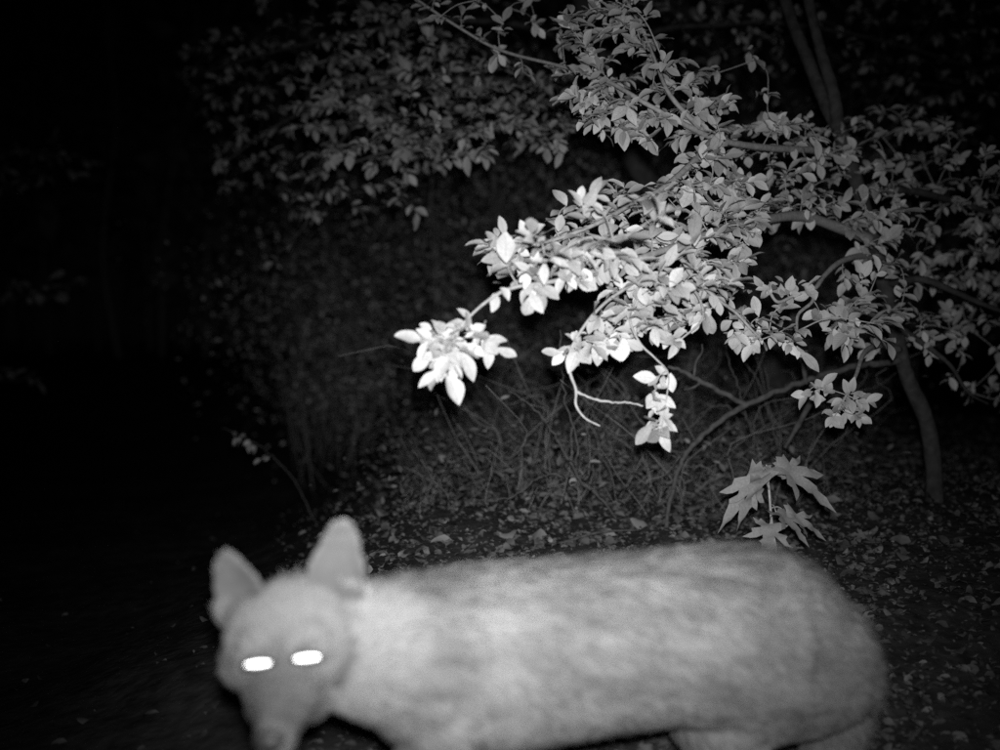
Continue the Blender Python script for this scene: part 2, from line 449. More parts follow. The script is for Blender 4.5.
pa.bough([(826, 374, 3.051), (812, 400, 3.048), (798, 425, 3.045), (785, 448, 3.042)], [.007, .008, .0075, .004], 'bare_limb', 7, material=M['bare'], nodes=False, wob=.15)
pa.bough([(806, 384, 3.030), (804, 365, 3.024), (806, 350, 3.021)], [.006, .007, .005], 'bare_limb', 6, material=M['bare'], nodes=False)

polysA = [
    ([(482, 238), (500, 224), (560, 212), (600, 193), (650, 188), (700, 160), (742, 168), (752, 235), (745, 268), (735, 296), (712, 318), (690, 322), (640, 335), (605, 340), (592, 318), (604, 285), (562, 272), (525, 280), (492, 272)], 14, .09),
    ([(600, 200), (660, 190), (740, 180), (750, 250), (730, 300), (650, 320), (610, 290), (560, 270)], 19, .14),
    ([(690, 150), (740, 118), (800, 108), (850, 140), (905, 180), (900, 228), (840, 222), (790, 222), (750, 235), (720, 180)], 12, .12),
    ([(848, 230), (900, 190), (960, 195), (1010, 230), (1010, 330), (950, 350), (900, 345), (850, 345), (825, 322), (850, 275)], 13.5, .12),
    ([(735, 325), (770, 305), (795, 312), (805, 340), (778, 352), (742, 345)], 17, .03),
    ([(850, 110), (900, 95), (1000, 150), (1010, 230), (930, 185), (870, 150)], 15, .14),
    ([(560, 15), (600, -10), (650, -10), (645, 30), (680, 62), (725, 80), (735, 112), (690, 140), (640, 138), (592, 130), (562, 100)], 12, .09),
    ([(400, -10), (470, -10), (560, 15), (562, 80), (500, 62), (440, 30)], 24, .06),
    ([(930, 350), (1010, 350), (1010, 410), (960, 400)], 28, .05),
]
pts = []
for poly, sp, sd in polysA:
    for x, y in sample_poly(poly, sp):
        y = layer(x, y, 26, .25, .6); Y = depth_from(A_CTRL, x, y) + random.gauss(0, sd)
        if 400 < x < 562 and y < 90: Y = 2.92 + random.gauss(0, .08)
        pts.append((P(x, y, Y), None))
def ex(px, py, Y, n, dx, dy, dz=-.25):
    return (P(px, py, Y), n, np.array([dx, dz, -dy]))
pts += [ex(447, 345, 1.940, 7, -.5, .7, -1.6), ex(440, 362, 1.930, 7, -.3, .9, -1.6), ex(424, 342, 1.93, 4, -.9, .2), ex(436, 372, 1.92, 4, -.6, .8), ex(460, 352, 1.93, 5, .4, .6), ex(432, 330, 1.94, 3, -.7, -.5), ex(468, 330, 1.95, 4, .2, -.6), ex(446, 376, 1.92, 3, 0, 1), ex(455, 330, 1.950, 5, -.4, .3), ex(434, 352, 1.940, 4, -.8, .4), ex(452, 366, 1.920, 4, .3, .8),
        ex(486, 342, 1.960, 6, .5, .6, -1.6), ex(494, 348, 1.960, 3, .7, .5), ex(499, 297, 1.970, 2, -.1, 1), ex(530, 296, 1.990, 5, .1, 1), ex(540, 288, 2.010, 4, .6, .7),
        ex(565, 278, 2.020, 6, .2, .9), ex(580, 270, 2.040, 5, .6, .7), ex(492, 244, 2.140, 7, -.8, -.1), ex(500, 258, 2.120, 6, -.7, .5), ex(515, 268, 2.100, 5, -.7, .6),
        ex(577, 352, 2.090, 6, .1, .9, -1.6), ex(562, 353, 2.090, 4, -.8, .4), ex(590, 345, 2.090, 5, .5, .5), ex(610, 346, 2.100, 7, 0, 1, -1.6), ex(625, 340, 2.120, 6, .6, .7), ex(600, 335, 2.120, 5, -.3, .6),
        ex(676, 342, 2.177, 8, .2, .9, -1.6), ex(655, 330, 2.176, 6, .2, .7), ex(640, 318, 2.170, 6, -.2, .8),
        ex(656, 378, 2.125, 3, -.9, .3), ex(664, 418, 2.11, 2, .6, .5), ex(652, 424, 2.11, 3, -.8, .4), ex(657, 398, 2.114, 6, -.1, 1, -1.6), ex(660, 432, 2.111, 8, 0, 1, -1.6),
        ex(735, 338, 2.315, 5, .1, .9), ex(752, 345, 2.310, 6, -.2, .9, -1.6), ex(700, 322, 2.216, 4, -.4, .8), ex(718, 300, 2.260, 4, .5, .6), ex(790, 345, 2.397, 5, .5, .8, -1.6), ex(800, 352, 2.408, 4, .4, .9),
        ex(770, 288, 2.534, 4, -.7, .3), ex(788, 290, 2.559, 5, -.2, -.2), ex(808, 286, 2.581, 4, .6, .1), ex(762, 286, 2.521, 3, -.6, -.3),
        ex(820, 312, 2.570, 5, -.6, .3), ex(830, 335, 2.562, 5, -.5, .7), ex(845, 345, 2.568, 6, -.2, .8),
        ex(806, 394, 2.523, 5, -.9, .3), ex(822, 388, 2.539, 4, -.3, -.7), ex(833, 418, 2.489, 7, -.3, .7, -1.6), ex(860, 418, 2.485, 7, .4, .8, -1.6), ex(868, 402, 2.498, 6, .7, .1), ex(852, 392, 2.522, 5, .3, -.4), ex(845, 412, 2.498, 5, 0, .4),
        ex(622, 128, 2.520, 7, -.2, .9, -1.6), ex(600, 118, 2.570, 6, -.5, .8, -1.6), ex(640, 135, 2.500, 6, .2, .9, -1.6), ex(590, 110, 2.620, 6, -.8, .4), ex(770, 95, 2.814, 4, .8, .3), ex(755, 60, 2.928, 4, .3, .6)]
pa.spray(pts, .0425, (6, 9), OUT)
pa.finish(300)

# ------------------------------------------------------------------ the dimmer tree behind, its canopy filling the top left
B_CTRL = [(640, 40, 3.3), (560, 120, 2.95), (480, 140, 2.95), (400, 150, 3.0), (350, 160, 3.05), (330, 90, 3.2), (450, 60, 3.1), (300, 200, 3.4), (250, 60, 3.6), (220, 170, 3.6), (200, 100, 3.7), (310, 230, 3.5), (740, 40, 3.5), (900, 40, 3.7), (400, 30, 3.2)]
B_CTRL = [(a, b, c * 1.22 + max(0, 340 - a) * .006) for a, b, c in B_CTRL]
bB = gbase(806, 5.2)
shB = thing('understorey_tree', 'dim leafy tree leaning left behind the bright shrub, canopy across the top left', 'tree', bB)
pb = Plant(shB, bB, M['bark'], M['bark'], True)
pb.bough([(bB - np.array([0, 0, .06]),), (800, 430, 5.34), (774, 375, 5.27), (720, 285, 5.12), (650, 185, 4.94), (625, 140, 4.82), (600, 60, 4.64), (570, -50, 4.51)], [.06, .056, .05, .046, .04], 'trunk', 10)
pb.bough([(628, 145, 4.83), (580, 130, 4.39), (520, 128, 4.03), (460, 135, 3.78), (400, 148, 3.72), (345, 165, 3.78)], [.016, .012, .009, .006, .004], 'branch', 7)
pb.bough([(612, 95, 4.71), (550, 85, 4.27), (480, 80, 3.96), (400, 85, 3.90), (330, 100, 3.96), (270, 130, 4.21), (215, 170, 4.39)], [.018, .014, .010, .007, .004], 'branch', 7)
pb.bough([(603, 65, 4.64), (540, 30, 4.27), (460, 20, 4.03), (370, 30, 4.03), (280, 50, 4.27), (195, 75, 4.51)], [.017, .012, .009, .006, .004], 'branch', 7)
pb.bough([(400, 86, 3.90), (350, 130, 3.96), (320, 180, 4.15), (305, 225, 4.27), (270, 262, 4.39)], [.006, .005, .004, .002], 'branch', 6)
pb.bough([(600, 60, 4.64), (660, 30, 4.39), (720, 25, 4.27), (770, 20, 4.27)], [.014, .009, .005], 'branch', 6)
pb.bough([(770, 20, 4.27), (830, 30, 4.3), (900, 45, 4.4), (980, 70, 4.5)], [.006, .005, .003], 'branch', 6)
ptsB = []
for poly, sp, sd in [
    ([(392, 5), (440, 30), (500, 62), (562, 80), (582, 120), (560, 150), (500, 142), (470, 160), (405, 182), (370, 165), (335, 150), (305, 120), (315, 60), (350, 20)], 10, .2),
    ([(400, 40), (560, 80), (570, 140), (480, 140), (400, 160), (360, 120)], 19, .2),
    ([(180, 40), (240, 25), (310, 50), (320, 140), (345, 185), (318, 232), (296, 215), (278, 180), (222, 185), (212, 130), (182, 90)], 13, .22),
    ([(250, -10), (400, -10), (350, 30), (260, 30)], 22, .2),
    ([(640, -10), (780, -10), (790, 50), (740, 66), (690, 52)], 18, .15),
    ([(780, -10), (1000, -10), (1000, 110), (900, 92), (850, 55)], 21, .2),
    ([(330, 185), (400, 188), (420, 215), (350, 225)], 22, .15),
]:
    for x, y in sample_poly(poly, sp):
        y = layer(x, y, 22, .22, .85)
        ptsB.append((P(x, y, depth_from(B_CTRL, x, y) + random.gauss(0, sd)), None))
ptsB += [ex(333, 95, 3.66, 8, -.6, .6), ex(322, 100, 3.68, 5, -.9, .2), ex(365, 115, 3.66, 7, .2, .7), ex(330, 160, 3.66, 8, -.5, .8), ex(350, 155, 3.66, 6, .1, .7), ex(485, 157, 3.54, 4, .7, .6),
         ex(560, 152, 3.48, 6, .5, .8), ex(545, 148, 3.51, 6, -.4, .8), ex(272, 262, 4.39, 3, -.9, .2), ex(218, 168, 4.33, 6, -.6, .7)]
pb.spray(ptsB, .047, (5, 8), OUT, rtw=.0011)
pb.finish(300)

# ------------------------------------------------------------------ tree at the far left edge: a few faint sprays
bL = gbase(-190, 6.21)
shL = thing('edge_tree', 'barely lit tree at the left edge showing three faint leafy sprays', 'tree', bL)
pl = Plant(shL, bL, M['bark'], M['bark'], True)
pl.bough([(bL - np.array([0, 0, .05]),), (-180, 420, 6.21), (-150, 280, 6.21), (-140, 120, 6.21), (-120, -60, 6.21)], [.05, .045, .04, .03], 'trunk', 10)
pl.bough([(-145, 200, 6.21), (-70, 170, 6.08), (0, 155, 5.94), (60, 155, 5.87), (100, 162, 5.80)], [.014, .01, .006, .003], 'branch', 7)
pl.bough([(-155, 310, 6.21), (-70, 300, 6.08), (0, 300, 5.94), (50, 290, 5.87), (90, 280, 5.80)], [.013, .009, .005, .003], 'branch', 7)
pl.bough([(-170, 400, 6.21), (-80, 390, 6.08), (-10, 382, 5.94), (40, 378, 5.87)], [.012, .008, .004], 'branch', 7)
ptl = []
for poly in ([(-20, 130), (60, 135), (110, 165), (60, 180), (-20, 210)], [(-20, 290), (50, 278), (95, 278), (60, 300), (-20, 305)], [(-20, 365), (40, 365), (50, 385), (-20, 395)]):
    for x, y in sample_poly(poly, 20): ptl.append((P(x, y, 5.94 + random.gauss(0, .12)), None))
pl.spray(ptl, .07, (5, 7), OUT)
pl.finish(60)

# ------------------------------------------------------------------ lobed sapling beside the trail
def lobed_leaf_geo():
    # palmate leaf with five pointed lobes, stalk end at the origin, centre lobe along +X
    half = [(0, .015), (-.03, .08), (-.10, .20), (-.02, .24), (-.05, .37), (.08, .29), (.17, .20), (.23, .17), (.34, .37), (.42, .34), (.58, .52), (.55, .35), (.50, .24), (.38, .12), (.50, .11), (.62, .18), (.67, .12), (.82, .11), (.9, .05), (1.06, 0)]
    V = [(.0, 0, 0)]; idx = []
    mid = [(.0, 0), (.2, 0), (.42, 0), (.62, 0), (.82, 0), (1.06, 0)]
    bm = bmesh.new()
    for sgn in (1, -1):
        ring = [(0, 0)] + [(a, sgn * b) for a, b in half]
        vs = [bm.verts.new((a, b, 0)) for a, b in ring] + [bm.verts.new((a, 0, 0)) for a, _ in mid[-2:0:-1]]
        if sgn < 0: vs = vs[::-1]
        bm.faces.new(vs)
    bmesh.ops.triangulate(bm, faces=bm.faces[:])
    bmesh.ops.remove_doubles(bm, verts=bm.verts[:], dist=1e-4)
    bmesh.ops.subdivide_edges(bm, edges=[e for e in bm.edges if e.calc_length() > .2], cuts=1)
    bmesh.ops.triangulate(bm, faces=bm.faces[:])
    bm.verts.index_update()
    V = np.array([v.co[:] for v in bm.verts]); F = np.array([[v.index for v in f.verts] for f in bm.faces])
    bm.free()
    V[:, 2] = .18 * abs(V[:, 1]) - .24 * V[:, 0] ** 2 - .28 * V[:, 1] ** 2 + .03 * np.sin(V[:, 0] * 14 + V[:, 1] * 9)
    uv = np.stack([V[:, 0], .5 + V[:, 1] * .8], 1)
    return V, F, uv
LV, LF, LUV = lobed_leaf_geo()
LOBED = [mesh_from('leaf', LV * np.array([1, s, 1]), LF, M['leaf2'], np.full(len(LV), t), LUV) for s, t in ((.8, 1), (.6, .9), (1.05, 1.05))]
YS = 2.4
bS = gbase(778, YS)
sap = thing('lobed_sapling', 'small sapling with lobed pointed leaves on a thin upright stem above the animal\'s back', 'sapling', bS)
def part_tube(root, base, pts, radii, name, material, n=6, jit=0, k=6):
    q = catmull(pts, k)
    if jit: q[1:-1] += rng.normal(0, jit, q[1:-1].shape)
    V, F = tube(q, radii, n, .06)
    return link(name, mesh_from(name, V - np.asarray(base), F, material), root)
part_tube(sap, bS, [bS - np.array([0, 0, .03]), P(777, 560, YS), P(772, 525, YS), P(769, 490, YS), P(767, 470, YS)], [.0032, .0028, .0022], 'stem', M['twig'])
def lobed(px, py, Y, tx, ty, dY, roll, size, k, sx, sy):
    """leaf whose stalk end is at px,py and whose tip points to tx,ty; stalk starts on the stem at sx,sy"""
    a = P(px, py, Y); b = P(tx, ty, Y + dY)
    A = leaf_frame(a, b - a, np.array([math.sin(roll), -.75, .55]), size * .9)
    o = link('leaf', LOBED[k], sap); B = A.copy(); B[:3, 3] -= bS; o.matrix_basis = Matrix(B.tolist())
    part_tube(sap, bS, [P(sx, sy, YS), (P(sx, sy, YS) + a) / 2 + np.array([0, 0, .006]), a], [.0013, .001], 'leaf_stalk', M['twig'], 5)
lobed(764, 470, YS - .03, 716, 520, -.06, -.5, .165, 1, 769, 486)
lobed(762, 478, YS - .06, 725, 526, -.10, -.9, .14, 1, 769, 490)
lobed(776, 466, YS - .02, 822, 490, -.05, .5, .15, 0, 768, 480)
lobed(779, 470, YS + .03, 828, 468, .04, .2, .13, 1, 768, 478)
lobed(776, 512, YS - .03, 806, 532, -.06, .6, .105, 0, 771, 505)
lobed(786, 512, YS + .01, 822, 530, .0, .5, .11, 1, 771, 508)
lobed(770, 524, YS - .05, 768, 546, -.06, .0, .10, 2, 772, 516)
lobed(766, 466, YS, 772, 476, -.05, .0, .035, 2, 767, 470)
lobed(771, 468, YS, 776, 478, -.05, .3, .03, 2, 767, 470)

# ------------------------------------------------------------------ fallen leaves, litter and sticks on the bank
def litter():
    protos = [leaf_geo(.5, .5, .3, .6, .3), leaf_geo(.6, -.4, -.3, -.5, .3), leaf_geo(.7, .3, .5, .9, .4), (LV, LF, LUV)]
    cut = [0, 1, 2, 6, 7, 8, 12, 13, 14, 18, 19, 20, 24, 25, 26]
    cf = np.array([(i * 3 + k, i * 3 + 3 + k, i * 3 + 4 + k, i * 3 + 1 + k) for i in range(4) for k in range(2)])
    low = [(v[cut], cf, None) for v, f, u in protos[:3]]
    N = 34000
    items = []
    y = 1.6 + rng.random(N) ** 1.6 * 4.6; x = rng.normal(.32, .5, N) * (y / 2.2)
    z = ground_z(x, y)
    for i in range(N):
        k = int(rng.choice([0, 1, 2, 3], p=[.42, .30, .28, .0]))
        a = rng.uniform(0, 6.283); d = np.array([math.cos(a), math.sin(a), rng.normal(0, .25)])
        n = np.array([rng.normal(0, .38), -.25 + rng.normal(0, .38), 1])
        s = float(np.clip(rng.lognormal(math.log(.0145), .45), .006, .045))
        if x[i] < -.02 - .13 * y[i] + rng.normal(0, .12) and rng.random() < .95: continue
        if k == 3: s *= 1.3
        items.append((leaf_frame(np.array([x[i], y[i], z[i] + rng.uniform(.001, .012)]), d, n, s), k))
    Vs, Fs, Ts, off = [], [], [], 0
    for A, k in items:
        v, f, _ = low[k]
        if f.shape[1] == 4: f = np.concatenate([f[:, [0, 1, 2]], f[:, [0, 2, 3]]])
        Vs.append(v @ A[:3, :3].T + A[:3, 3]); Fs.append(f + off); off += len(v)
        Ts.append(np.full(len(v), np.clip(rng.lognormal(-.3, .33), .3, 1.5)))
    o = link('leaf_litter', mesh_from('leaf_litter', np.concatenate(Vs), np.concatenate(Fs), M['litter'], np.concatenate(Ts)))
    o['kind'] = 'stuff'; o['label'] = 'brown dead leaves covering the bank behind the animal'; o['category'] = 'leaf litter'
    big = [mesh_from('fallen_leaf', v, f, M['litter'], np.full(len(v), t), uv) for (v, f, uv), t in zip(protos, (1.25, 1.1, 1.0, 1.2))]
    spots = [(452, 545, .05, 'dead leaf on the litter just right of the taller ear'), (500, 541, .045, 'dead leaf at the foot of the dark undergrowth above the shoulders'),
             (548, 541, .055, 'broad dead leaf on the bank below the bare hanging twig'), (600, 538, .04, 'small dead leaf on the litter above the middle of the back'),
             (648, 530, .045, 'dead leaf on the bank beside the foot of the bare forked limb'), (690, 541, .04, 'dead leaf on the litter just left of the lobed sapling'),
             (842, 506, .06, 'large curled dead leaf standing up between the sapling and the right stem'), (866, 541, .045, 'lobed dead leaf lying on the ground right of the sapling')]
    for i, (px, py, s, lab) in enumerate(spots):
        ys = np.linspace(1.9, 4.5, 300); gz = ground_z((px - 500) / FPX * ys, ys)
        pyy = 375 + (CAM_H - gz) / ys * FPX
        Yg = float(ys[np.argmin(abs(pyy - py))])
        p = np.array([(px - 500) / FPX * Yg, Yg, 0]); p[2] = ground_z(p[0], p[1]) + .012
        k = i % 3 if px != 866 else 3
        o = link('fallen_leaf', big[k]); a = rng.uniform(-.6, .6) + (3.14 if rng.random() < .5 else 0)
        o.matrix_basis = Matrix(leaf_frame(p, np.array([math.cos(a), math.sin(a), .1]), np.array([rng.normal(0, .2), -.7, .8]), s).tolist())
        o['label'] = lab; o['category'] = 'leaf'; o['group'] = 'larger fallen leaves on the bank'
litter()

def ground_hit(px, py, lo=1.7, hi=7):
    ys = np.linspace(lo, hi, 900); gz = ground_z((px - 500) / FPX * ys, ys)
    pyy = 375 + (CAM_H - gz) / ys * FPX
    Y = float(ys[np.argmin(abs(pyy - py))])
    x = (px - 500) / FPX * Y
    return np.array([x, Y, float(ground_z(x, Y))])

for (a, b, r, lab) in [((455, 525), (470, 542), .005, 'short pale stick standing out of the dark undergrowth left of centre'),
                       ((688, 512), (760, 482), .008, 'long dark stick sloping up the bank behind the lobed sapling'),
                       ((560, 545), (640, 530), .004, 'thin stick lying in the litter along the animal\'s back')]:
    p0 = ground_hit(*b) if a[1] < b[1] else ground_hit(*a)
    q0 = P(*(a if a[1] < b[1] else b), p0[1] + .12)
    o = link('stick', None) if False else None
    pts_ = catmull([p0 + [0, 0, .004], (p0 + q0) / 2 + rng.normal(0, .006, 3), q0], 5)
    V, F = tube(pts_ - p0, [r, r * .8, r * .6], 6, .15)
    o = link('stick', mesh_from('stick', V, F, M['bare'])); o.location = p0.tolist()
    o['label'] = lab; o['category'] = 'stick'; o['group'] = 'sticks on the bank'

# drooping strap-leaved clump left of the sapling
bF = ground_hit(752, 500)
fern = thing('strap_leaved_plant', 'clump of long drooping strap leaves left of the lobed sapling', 'plant', bF)
strap = leaf_geo(.10, .5, .45, .2, .1)
strap_me = mesh_from('leaf', strap[0], strap[1], M['leaf2'], np.full(len(strap[0]), .5), strap[2])
for i in range(13):
    a0 = P(750 + random.uniform(-22, 12), 476 + random.uniform(-8, 18) , bF[1] + random.uniform(-.05, .12))
    d = np.array([-1, random.uniform(-.35, .15), random.uniform(-.45, -.1)])
    A = leaf_frame(a0, d, np.array([-.3, -.4, 1]) + rng.normal(0, .15, 3), random.uniform(.11, .2))
    o = link('leaf', strap_me, fern); A[:3, 3] -= bF; o.matrix_basis = Matrix(A.tolist())
    part_tube(fern, bF, [bF - [0, 0, .01], bF * .5 + (A[:3, 3] + bF) * .5 + [.0, 0, .02], A[:3, 3] + bF], [.0018, .0014], 'leaf_stalk', M['bark'], 5)

# ------------------------------------------------------------------ bare vines, thin saplings, the arching weed
def stems(name, label, cat, group, lines, material, leaves=None, leaf_L=.03, tone=1.0):
    """lines: list of (pixel polyline with depth, radius); first line's first point is set on the ground"""
    (l0, r0) = lines[0]
    x = (l0[0][0] - 500) / FPX * l0[0][2]; base = np.array([x, l0[0][2], float(ground_z(x, l0[0][2]))])
    root = thing(name, label, cat, base, group)
    for i, (l, r) in enumerate(lines):
        p = [P(*q) for q in l]
        if i == 0: p = [base - [0, 0, .03]] + p[1:]
        part_tube(root, base, p, [r, r * .85, r * .5], 'stem' if i == 0 else 'shoot', material, 6, jit=r * .8)
    if leaves:
        for (px, py, Y, dx, dy, L) in leaves:
            a = P(px, py, Y)
            A = leaf_frame(a, np.array([dx, rng.normal(-.2, .3), -dy]), np.array([0, -.6, .7]) + rng.normal(0, .3, 3), L)
            A[:3, 3] -= base
            o = link('leaf', LEAF_MESH_DIM[random.randrange(len(LEAVES))], root); o.matrix_basis = Matrix(A.tolist())
    return root

stems('bare_vine', 'thin bare forked vine hanging below the bare twig at centre', 'vine', None,
      [([(625, 520, 3.1), (600, 498, 3.1), (577, 476, 3.1), (577, 440, 3.1), (566, 402, 3.1), (562, 372, 3.1), (560, 330, 3.1)], .003),
       ([(577, 476, 3.1), (560, 445, 3.1), (545, 420, 3.1), (530, 405, 3.1), (508, 390, 3.1)], .0026),
       ([(576, 476, 3.1), (555, 475, 3.1), (538, 477, 3.08), (522, 492, 3.05), (500, 500, 3.05), (475, 500, 3.05)], .0026),
       ([(577, 432, 3.1), (585, 425, 3.1), (590, 405, 3.1)], .0015)], M['bare'],
      [(578, 470, 3.09, .5, .4, .03), (575, 478, 3.09, -.4, .6, .03), (590, 462, 3.09, .8, .1, .03)])
wl = []
for i in range(16):
    t = random.random(); wl.append((268 - 34 * t + random.uniform(-6, 6), 456 - 26 * t + random.uniform(-4, 6), 4.1, random.uniform(-.8, .2), random.uniform(.1, 1), .035 * random.uniform(.6, 1.1)))
stems('arching_weed', 'slender weed arching left behind the animal\'s ears with drooping leaves at its tip', 'weed', None,
      [([(322, 545, 4.1), (312, 515, 4.1), (299, 488, 4.1), (284, 468, 4.1), (265, 450, 4.1), (240, 435, 4.1), (222, 428, 4.1)], .0022)], M['bare'], wl)
S = 'thin saplings in the dark behind'
stems('thin_sapling', 'right one of two parallel leaning whip stems above the brightest leaf tip', 'sapling', S, [([(470, 380, 6.5), (446, 297, 6.5), (433, 258, 6.5), (415, 224, 6.5), (399, 199, 6.5), (380, 170, 6.5)], .006)], M['bare'])
stems('thin_sapling', 'left one of two parallel leaning whip stems above the brightest leaf tip', 'sapling', S, [([(465, 385, 6.6), (438, 302, 6.6), (423, 266, 6.6), (402, 237, 6.6), (386, 216, 6.6)], .006)], M['bare'])
stems('thin_sapling', 'curved dim sapling stem below and left of the brightest leaf tip', 'sapling', S, [([(402, 450, 6.2), (393, 425, 6.2), (386, 405, 6.2), (378, 392, 6.2), (372, 370, 6.2)], .008)], M['bare'])
stems('thin_sapling', 'straight dim sapling stem rising through the undergrowth below the brightest leaf tip', 'sapling', S, [([(482, 460, 6.0), (476, 420, 6.0), (480, 380, 6.0), (472, 330, 6.0), (478, 250, 6.0)], .006)], M['bare'])
stems('thin_sapling', 'thin dark vine-like stem right of the bare forked limb', 'sapling', S, [([(782, 480, 3.4), (776, 440, 3.4), (765, 405, 3.4), (757, 380, 3.4), (745, 360, 3.4), (742, 320, 3.4)], .003), ([(765, 405, 3.4), (768, 385, 3.4), (764, 365, 3.4)], .002)], M['bare'])
stems('thin_sapling', 'thin crooked stem crossing below the bare forked limb', 'sapling', S, [([(762, 490, 3.3), (757, 450, 3.3), (745, 415, 3.3), (738, 385, 3.3), (730, 365, 3.3), (720, 320, 3.3)], .0028), ([(745, 415, 3.3), (720, 405, 3.3), (700, 415, 3.3), (695, 432, 3.3)], .002)], M['bare'])
stems('thin_sapling', 'dim upright stem just left of the hanging leafy twig', 'sapling', S, [([(640, 500, 4.2), (636, 450, 4.2), (628, 420, 4.2), (622, 380, 4.2), (610, 330, 4.2)], .0035)], M['bare'])
for (px, Y, lab, r, topx) in [(512, 7.0, 'dim slender tree trunk standing below the bright leaf spray at centre', .032, 490), (412, 8.5, 'faint slender trunk in the dark left of the brightest leaf tip', .026, 400), (700, 7.5, 'faint slender trunk behind the bare forked limb', .03, 735)]:
    b_ = gbase(px, Y)
    t_ = thing('slender_tree', lab, 'tree', b_, 'slender trees in the dark behind')
    q_ = [b_ - [0, 0, .05], P((px * 2 + topx) / 3, 390, Y), P((px + 2 * topx) / 3, 250, Y), P(topx, 60, Y), P(topx - 5, -120, Y)]
    part_tube(t_, b_, q_, [r * 1.15, r, r * .8, r * .6], 'trunk', M['bark'], 9, jit=.006)
    its = []
    for i in range(130):
        u = random.random()
        c = q_[3] * (1 - u) + q_[4] * u + rng.normal(0, .45, 3)
        its.append((leaf_frame(c - b_, rng.normal(0, 1, 3), np.array([0, -.5, .8]) + rng.normal(0, .3, 3), .08), random.randrange(len(LEAVES))))
    cr = joined_leaves('crown', its, LEAVES, TONES, M['leaf'], t_); cr['kind'] = 'stuff'

# ------------------------------------------------------------------ undergrowth: uncountable small leaves and twigs in the dark
def undergrowth(name, label, n_twigs, xr, yr, hr, Ls, tonev, dens=10, rt=.002, lz=.35, spread=.05, stem_tone=.55, clumps=0):
    cl = [(random.uniform(*xr), random.uniform(*yr)) for _ in range(clumps)]
    proto = leaf_geo(.5, .3, .2, .2, .1); v0, f0 = proto[0][::1], proto[1]
    keep = [0, 1, 2, 6, 7, 8, 12, 13, 14, 18, 19, 20, 24, 25, 26]
    st = v0[[0, 1, 2, 6, 7, 8, 12, 13, 14, 18, 19, 20, 24, 25, 26]]
    f = np.array([(i * 3 + k, i * 3 + 3 + k, i * 3 + 4 + k, i * 3 + 1 + k) for i in range(4) for k in range(2)])
    Vs, Fs, Ts, off = [], [], [], 0
    TV, TF = [], []
    for _ in range(n_twigs):
        Y = random.uniform(*yr); px = random.uniform(*xr)
        if cl and random.random() < .75:
            c_ = random.choice(cl); px = c_[0] + random.gauss(0, 16); Y = c_[1] + random.gauss(0, .3)
        x = (px - 500) / FPX * Y
        g = float(ground_z(x, Y)); h = random.uniform(*hr)
        lean = np.clip(rng.normal(0, lz, 2), -1.3 * lz, 1.3 * lz) * h
        a = np.array([x, Y, g - .01]); m = a + [lean[0] * .35, lean[1] * .35, h * .6]; e = a + [lean[0], lean[1], h]
        wg = min(.12, .12 * h); q = catmull([a, (a + m) / 2 + rng.normal(0, wg * .6, 3), m + rng.normal(0, wg, 3), (m + e) / 2 + rng.normal(0, wg, 3), e], 3)
        V, F = tube(q, [rt, rt * .5], 4); TV.append((V, F))
        nl = int(dens * (.4 + h))
        tn = tonev * random.uniform(.4, 1.25)
        for i in range(nl):
            t = random.uniform(.3, 1); p = q[min(len(q) - 1, int(t * (len(q) - 1)))] + rng.normal(0, .05 + spread * h, 3) * [1.2, 1, .5]
            A = leaf_frame(p, np.append(rng.normal(0, 1, 2), rng.normal(-.2, .3)), np.array([0, -.35, .9]) + rng.normal(0, .35, 3), Ls * random.uniform(.6, 1.3))
            Vs.append(st @ A[:3, :3].T + A[:3, 3]); Fs.append(f + off); off += len(st); Ts.append(np.full(len(st), tn * random.uniform(.75, 1.2)))
    tv, tf = join_geo(TV)
    o = link(name, mesh_from(name, np.concatenate(Vs + [tv]), [tuple(r) for r in np.concatenate(Fs)] + [tuple(i + off for i in ff) for ff in tf], M['small'], np.concatenate(Ts + [np.full(len(tv), stem_tone)])))
    o['kind'] = 'stuff'; o['label'] = label; o['category'] = 'undergrowth'
undergrowth('thicket', 'dim tangle of small-leaved thicket filling the wood behind', 330, (285, 880), (6.2, 9.5), (.3, 2.2), .036, .9, 60, .0028, .3, .12, .45, 30)
undergrowth('ground_cover', 'low dim ground plants on the bank below the bright bough', 620, (400, 860), (3.1, 6.2), (.03, .20), .024, .29, 26, .0008, .8, .25)
undergrowth('bare_tangle', 'tangle of fine bare twigs among the plants on the bank', 190, (480, 800), (3.2, 5.2), (.10, .46), .022, .6, 3, .0014, .8, .05, .55)
undergrowth('far_wood', 'black mass of the wood beyond the reach of the lamp', 260, (-500, 1500), (14, 24), (3, 11), .5, .5, 12, .05, .1, .12)

# ------------------------------------------------------------------ coyote
def loft(rings, n=18):
    """rings: (center, axis_a, ra, axis_b, rb)"""
    V, F = [], []
    for c, a, ra, b, rb in rings:
        for k in range(n):
            t = 2 * math.pi * k / n
            V.append(np.asarray(c) + np.asarray(a) * ra * math.cos(t) + np.asarray(b) * rb * math.sin(t))
    m = len(rings)
    for i in range(m - 1):
        for k in range(n):
            p, q = i * n + k, i * n + (k + 1) % n
            F.append((p, q, q + n, p + n))
    F.append(tuple(range(n))[::-1]); F.append(tuple((m - 1) * n + k for k in range(n)))
    return np.array(V), F

def limb(pts, radii, n=14, flat=1.0):
    q = catmull(pts, 4); return tube(q, radii, n)

geo = []
